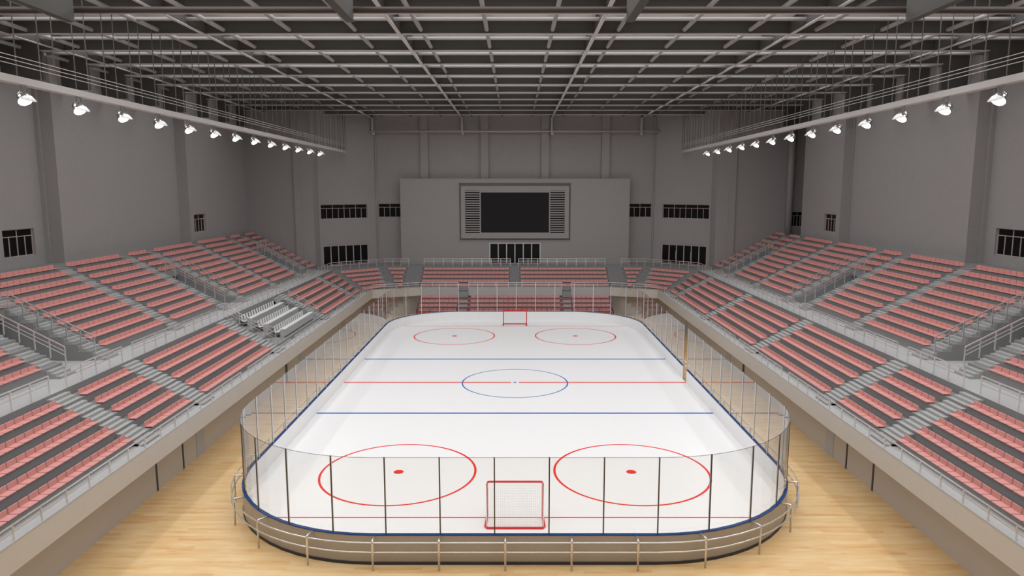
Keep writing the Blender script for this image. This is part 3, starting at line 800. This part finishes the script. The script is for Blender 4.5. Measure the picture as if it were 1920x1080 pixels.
# retractable seating at ice level below the far balcony
rs = thing('retractable_stand', (0, 94.5, ZF), 'low stand with dark red fronts behind the far boards', 'stand')
rz = [0.78, 1.24, 1.70, 2.16]; ry = [92.75, 93.63, 94.51, 95.39]
b = MB()
for i in range(4): b.box(-13.0, 13.0, ry[i], ry[i]+0.9 if i < 3 else 97.3, rz[i]-0.08, rz[i])
b.build('deck', M_CONC, rs)
b = MB()
for i in range(4): b.box(-13.0, 13.0, ry[i]-0.01, ry[i]+0.04, (rz[i-1] if i else ZF), rz[i]-0.0)
b.build('riser_board', M_REDB, rs)['label'] = 'dark red riser board'
b = MB().box(-13.08, -13.0, 92.75, 97.3, ZF, 1.0).box(13.0, 13.08, 92.75, 97.3, ZF, 1.0)
for sg in (-1, 1):
    for i in range(4): b.box(13.0*sg, 13.08*sg, ry[i], 97.3, rz[i]-0.5, rz[i]+0.05)
b.build('side_panel', M_DARK, rs)
b = MB()
for x0, x1 in ((-7.55, -6.4), (6.5, 7.55)):
    for i in range(3): b.box(x0, x1, ry[i+1]-0.3, ry[i+1], rz[i], rz[i]+0.23)
b.build('stair', M_WALK, rs)
railing('front_railing', [(-12.9, 92.8, rz[0]), (12.9, 92.8, rz[0])], spaced((-12.9, 92.8, rz[0]), (12.9, 92.8, rz[0]), 1.7), 0.6, [(0.58, 0.025), (0.3, 0.015)],
        'dark low railing in front of the red retractable stand', m=M_DARK)

# upper stands
UB = [(31.9, 40.1), (46.1, 54.35), (55.7, 63.7), (69.7, 77.95), (79.2, 87.3), (93.3, 97.0)]
AIS_U = [(30.55, 31.9), (54.35, 55.7), (77.95, 79.2)]
for sg in (-1, 1):
    st = thing('upper_stand', (27*sg, 60, ZW2), 'grey stepped concrete upper stand below the %s wall' % SIDE[sg], 'stand')
    ye = 97.3
    def up(i0):
        pts = [(ux(i0), ZW2-0.3 if i0 == 1 else uz(i0)-0.75), (ux(i0), uz(i0))]
        for i in range(i0+1, 11): pts += [(ux(i), uz(i-1)), (ux(i), uz(i))]
        pts += [(xm, uz(10)), (xm, pts[0][1])]
        return pts
    cuts = [YN+0.3, 59.0, 80.0, 90.7 if sg > 0 else 97.0, ye]; xms = [38.9, 37.5, 36.4, 39.6 if sg > 0 else 36.4]
    cuts2 = sorted(set(cuts + [c_-1.45 for c_ in SLOTS] + [c_+1.45 for c_ in SLOTS]))
    b = MB()
    for a, c_ in zip(cuts2[:-1], cuts2[1:]):
        m_ = (a+c_)/2; xm = xms[[i for i in range(4) if cuts[i] < m_ < cuts[i+1]][0]]
        b.profile(up(7) if any(abs(m_-q) < 1.45 for q in SLOTS) else up(1), a, c_)
    b.mirror(sg).build('terrace', M_CONC, st)
    for c_ in SLOTS:
        MB().box(27.18, 36.0, c_-1.44, c_+1.44, ZW2-0.3, ZW2).mirror(sg).build('entrance_floor', M_WALK, st)
        MB().box(35.9, 36.0, c_-1.44, c_+1.44, ZW2, 9.0).mirror(sg).build('entrance_shade_panel', M_VOID, st)  # black sheet painting the darkness of the unlit passage under the stand
    ais = [(a, c_, 10) for a, c_ in AIS_U]
    for c_ in SLOTS: ais += [(c_-3.0, c_-1.6, 10), (c_+1.6, c_+3.0, 10)]
    for a, c_, n in ais:
        b = MB()
        if c_ in [q[1] for q in AIS_U]: pass
        a2, c2 = a, c_
        for k in (1, 2, 3): b.box(ux(1)-0.29*(4-k), ux(1)-0.29*(3-k), a2, c2, ZW2, ZW2+0.15*k)
        for i in range(1, n):
            b.box(ux(i+1)-0.58, ux(i+1), a2, c2, uz(i), uz(i)+0.156)
            b.box(ux(i+1)-0.29, ux(i+1), a2, c2, uz(i)+0.156, uz(i)+0.312)
        b.mirror(sg).build('stair', M_STEP, st)

# ------------------------------------------------------------------ seats
SW_, SD, SP = 0.58, 0.46, 0.637      # seat width, depth, pitch
def seat_boxes(b_s, b_b, b_l, base, yaw):
    """base = centre of the seat front edge at floor level; local +y points to the backrest"""
    M = Matrix.Translation(base) @ Matrix.Rotation(yaw, 4, 'Z')
    def put(b, vs, fs): b.add([M @ Vector(v) for v in vs], fs)
    F = [(0,3,2,1),(4,5,6,7),(0,1,5,4),(1,2,6,5),(2,3,7,6),(3,0,4,7)]
    h = SW_/2
    put(b_s, [(-h,0.0,0.055),(h,0.0,0.055),(h,SD,0.045),(-h,SD,0.045),(-h,0.0,0.10),(h,0.0,0.10),(h,SD,0.09),(-h,SD,0.09)], F)
    put(b_b, [(-h,SD-0.03,0.09),(h,SD-0.03,0.09),(h,SD+0.02,0.09),(-h,SD+0.02,0.09),(-h,SD-0.02,0.335),(h,SD-0.02,0.335),(h,SD+0.025,0.335),(-h,SD+0.025,0.335)], F)
    put(b_l, [(-0.03,0.16,0.0),(0.03,0.16,0.0),(0.03,0.3,0.0),(-0.03,0.3,0.0),(-0.03,0.16,0.05),(0.03,0.16,0.05),(0.03,0.3,0.05),(-0.03,0.3,0.05)], F)

seats = []      # (y, x, z, yaw, label or None)
def fill(y0, y1):
    n = max(1, int((y1-y0+0.06)/SP)); L = n*SP
    return [y0 + (y1-y0-L)/2 + SP*(k+0.5) for k in range(n)]
RN = {1: 'front', 2: 'second', 3: 'third', 4: 'fourth', 5: 'top'}
LB = [(5.0, 20.0), (21.65, 36.45), (38.1, 43.72), (45.4, 58.1), (59.9, 73.4), (75.0, 87.95), (89.6, None)]
for sg in (-1, 1):
    yaw = -sg*PI/2          # local +y -> outward (+x for the right side)
    for bi, (a, c_) in enumerate(LB):
        if bi == 0: continue
        if bi == 4 and sg < 0: continue
        for i in range(1, 6):
            e = c_ if c_ else half(i)[0][1]-0.35
            ys = fill(a, e)
            if bi == 1: ys = [36.45 - SP*(k+0.5) for k in range(int((36.45-21.65)/SP))]
            for k, y in enumerate(sorted(ys)):
                x = sg*(lx(i)-0.1)
                if bi == 1: k2 = len(ys)-1-k; where = '%s before the nearest stair' % ORD[k2]
                elif bi == 2: where = '%s beyond the nearest stair' % ORD[k]
                elif bi == 3: where = '%s beyond the second stair' % ORD[k]
                else: where = None
                lab = 'pink seat, %s row of %s lower stand, %s' % (RN[i], SIDE[sg], where) if where else None
                seats.append((y, x, lz(i), yaw, lab))
    # upper stand
    for (a, c_) in UB:
        for i in range(1, 11):
            for y in fill(a, c_): seats.append((y, sg*(ux(i)-0.1), uz(i), yaw, None))
    for cc in SLOTS[1:]:
        for i in range(7, 11):
            for y in fill(cc-1.6, cc+1.6): seats.append((y, sg*(ux(i)-0.1), uz(i), yaw, None))
# far stand
for i in range(1, 6):
    y = 96.7+TR*(i-1)-0.1
    for a, c_ in ((-12.95, -0.8), (0.75, 12.95)):
        for x in fill(a, c_): seats.append((y, x, lz(i), 0, None))
    (sx, sy), (bx, by) = half(i)
    for sg in (-1, 1):
        for x in fill(15.45, bx-0.45 if i > 1 else 16.1): seats.append((y, x*sg, lz(i), 0, None))
        P0 = Vector((bx, by)); P1 = Vector((sx, sy)); d = (P1-P0).normalized(); L = (P1-P0).length; n = Vector((-d.y, d.x))
        if n.y < 0: n = -n
        for u in fill(0.75, L-0.45):
            p = P0 + d*u - n*0.1
            seats.append((p.y, p.x*sg, lz(i), math.atan2(-n.x*sg, n.y), None))
for i in range(4):
    for a, c_ in ((-12.8, -7.75), (-6.25, 6.35), (7.75, 12.8)):
        for x in fill(a, c_): seats.append((ry[i]+0.12, x, rz[i]+0.02, 0, None))

def in_frame(x, y, z):
    th = PITCH; fwd = y*math.cos(th) - (z-H)*math.sin(th); v = -(y*math.sin(th)) - (z-H)*math.cos(th)
    if fwd < 1: return False
    px = 965.5 + 1333.3*x/fwd; py = 540 + 1333.3*v/fwd
    return -12 < px < 1932 and py < 1090
vis = [s_ for s_ in seats if in_frame(s_[1], s_[0], s_[2]+0.1)]
own = sorted([s_ for s_ in vis if s_[4]], key=lambda s_: (s_[0]**2+s_[1]**2+(s_[2]-H)**2))[:300]
own_ids = {id(s_) for s_ in own}
s0, b0, l0 = MB(), MB(), MB(); seat_boxes(s0, b0, l0, Vector((0, 0, 0)), 0)
proto = None
for s_ in own:
    loc = (s_[1], s_[0], s_[2])
    if proto is None:
        r = thing('stadium_seat', (0, 0, 0), s_[4], 'seat', 'pink seats of the stands')
        parts = [s0.build('seat', M_SEAT, r), b0.build('backrest', M_SEAT, r), l0.build('bracket', M_DARK, r)]
        for p in parts:
            bv = p.modifiers.new('soft_edge', 'BEVEL'); bv.width = 0.008; bv.segments = 1
        proto = (r, parts)
    else:
        r = proto[0].copy(); COL.objects.link(r)
        for p in proto[1]:
            q = p.copy(); COL.objects.link(q); q.parent = r
    r.location = loc; r.rotation_euler = (0, 0, s_[3]); r['label'] = s_[4]
sb = MB()
ls = []
bs, bb, bl = MB(), MB(), MB()
for s_ in seats:
    if id(s_) in own_ids: continue
    if not in_frame(s_[1], s_[0], s_[2]+0.1) and s_[0] < 25: continue
    seat_boxes(bs, bb, bl, Vector((s_[1], s_[0], s_[2])), s_[3])
nf = (len(bs.f), len(bb.f), len(bl.f))
bs.add(bb.v, bb.f); bs.add(bl.v, bl.f)
o = bs.build('stadium_seats', None, mats=[M_SEAT, M_DARK], mids=[0]*(nf[0]+nf[1]) + [1]*nf[2])
tag(o, 'rows of pink seats filling the farther and upper parts of the stands', 'seats'); o['kind'] = 'stuff'

# ------------------------------------------------------------------ press box on the left
dx = [20.75, 22.2, 23.68]; y0, y1 = 62.9, 71.9
DL = ['front', 'middle', 'back']
cproto = None
for i in range(3):
    x, z = dx[i], pz[i]
    t = thing('press_desk', (-x, (y0+y1)/2, z), 'long grey desk with pale top, %s row of the left press box' % DL[i], 'desk', 'press box desks')
    MB().box(-x+0.04, -x-0.42, y0-0.04, y1+0.04, z+0.72, z+0.77).build('desktop', M_WHITE, t)
    ym = (y0+y1)/2
    for a, c_ in ((y0, ym-0.01), (ym+0.01, y1)):
        MB().box(-x, -x-0.04, a, c_, z+0.08, z+0.60).box(-x+0.02, -x-0.04, a, c_, z+0.62, z+0.72).build('front_panel', M_DESK, t)
    MB().box(-x, -x-0.04, y0, y1, z, z+0.08).build('plinth', M_DARK, t)
    for yy in (y0, y1-0.04): MB().box(-x-0.04, -x-0.40, yy, yy+0.04, z, z+0.72).build('side_panel', M_DESK, t)
    for k in range(14):
        y = y0 + 0.35 + 0.6375*k
        lab = 'white chair at the %s press box desk, %s from the near end' % (DL[i], ORD[k])
        loc = (-x-0.72, y, z)
        if cproto is None:
            r = thing('press_chair', (0, 0, 0), lab, 'chair', 'white press box chairs')
            F = [(0,3,2,1),(4,5,6,7),(0,1,5,4),(1,2,6,5),(2,3,7,6),(3,0,4,7)]
            q1 = MB().box(-0.2, 0.2, -0.2, 0.2, 0.42, 0.47).build('seat', M_CHAIRW, r)
            q2 = MB().add([(-0.24,-0.2,0.46),(-0.19,-0.2,0.46),(-0.19,0.2,0.46),(-0.24,0.2,0.46),(-0.32,-0.19,0.98),(-0.28,-0.19,0.98),(-0.28,0.19,0.98),(-0.32,0.19,0.98)], F).build('backrest', M_CHAIRW, r)
            q3 = MB().tube([(0, 0, 0.0), (0, 0, 0.42)], 0.04, 8).box(-0.16, 0.16, -0.16, 0.16, 0.0, 0.03).build('pedestal', M_DARK, r)
            for q in (q1, q2): bv = q.modifiers.new('soft_edge', 'BEVEL'); bv.width = 0.015; bv.segments = 2
            cproto = (r, [q1, q2, q3])
        else:
            r = cproto[0].copy(); COL.objects.link(r)
            for p in cproto[1]: q = p.copy(); COL.objects.link(q); q.parent = r
        r.location = loc; r['label'] = lab
def slope_path(y, xs, zs, sgn=-1): return [(sgn*x, y, z) for x, z in zip(xs, zs)]
for yy, nm in ((59.97, 'near'), (73.42, 'far')):
    X = [24.6, 23.6, 20.55]; Z = [ZW2, 5.35, 3.62]
    path = slope_path(yy, X, Z)
    pp = [path[0], path[1]] + spaced(path[1], path[2], 1.1)[1:]
    railing('box_railing', path, pp, 1.02, [(1.0, 0.028), (0.72, 0.016), (0.46, 0.016)], 'sloping handrail on the %s side of the press box stair' % nm, group='press box railings')
for yy, nm in ((61.25, 'near'), (72.55, 'far')):
    path = slope_path(yy, [24.5, 23.4, 20.5], [4.6, 4.6, 3.6])
    railing('box_railing', path, [path[0], path[1], ((path[1][0]+path[2][0])/2, yy, 4.1), path[2]], 1.02, [(1.0, 0.028), (0.6, 0.016)], 'inner handrail beside the %s end of the press box desks' % nm, group='press box railings')

for o in bpy.data.objects:
    if '_w' in o: del o['_w']
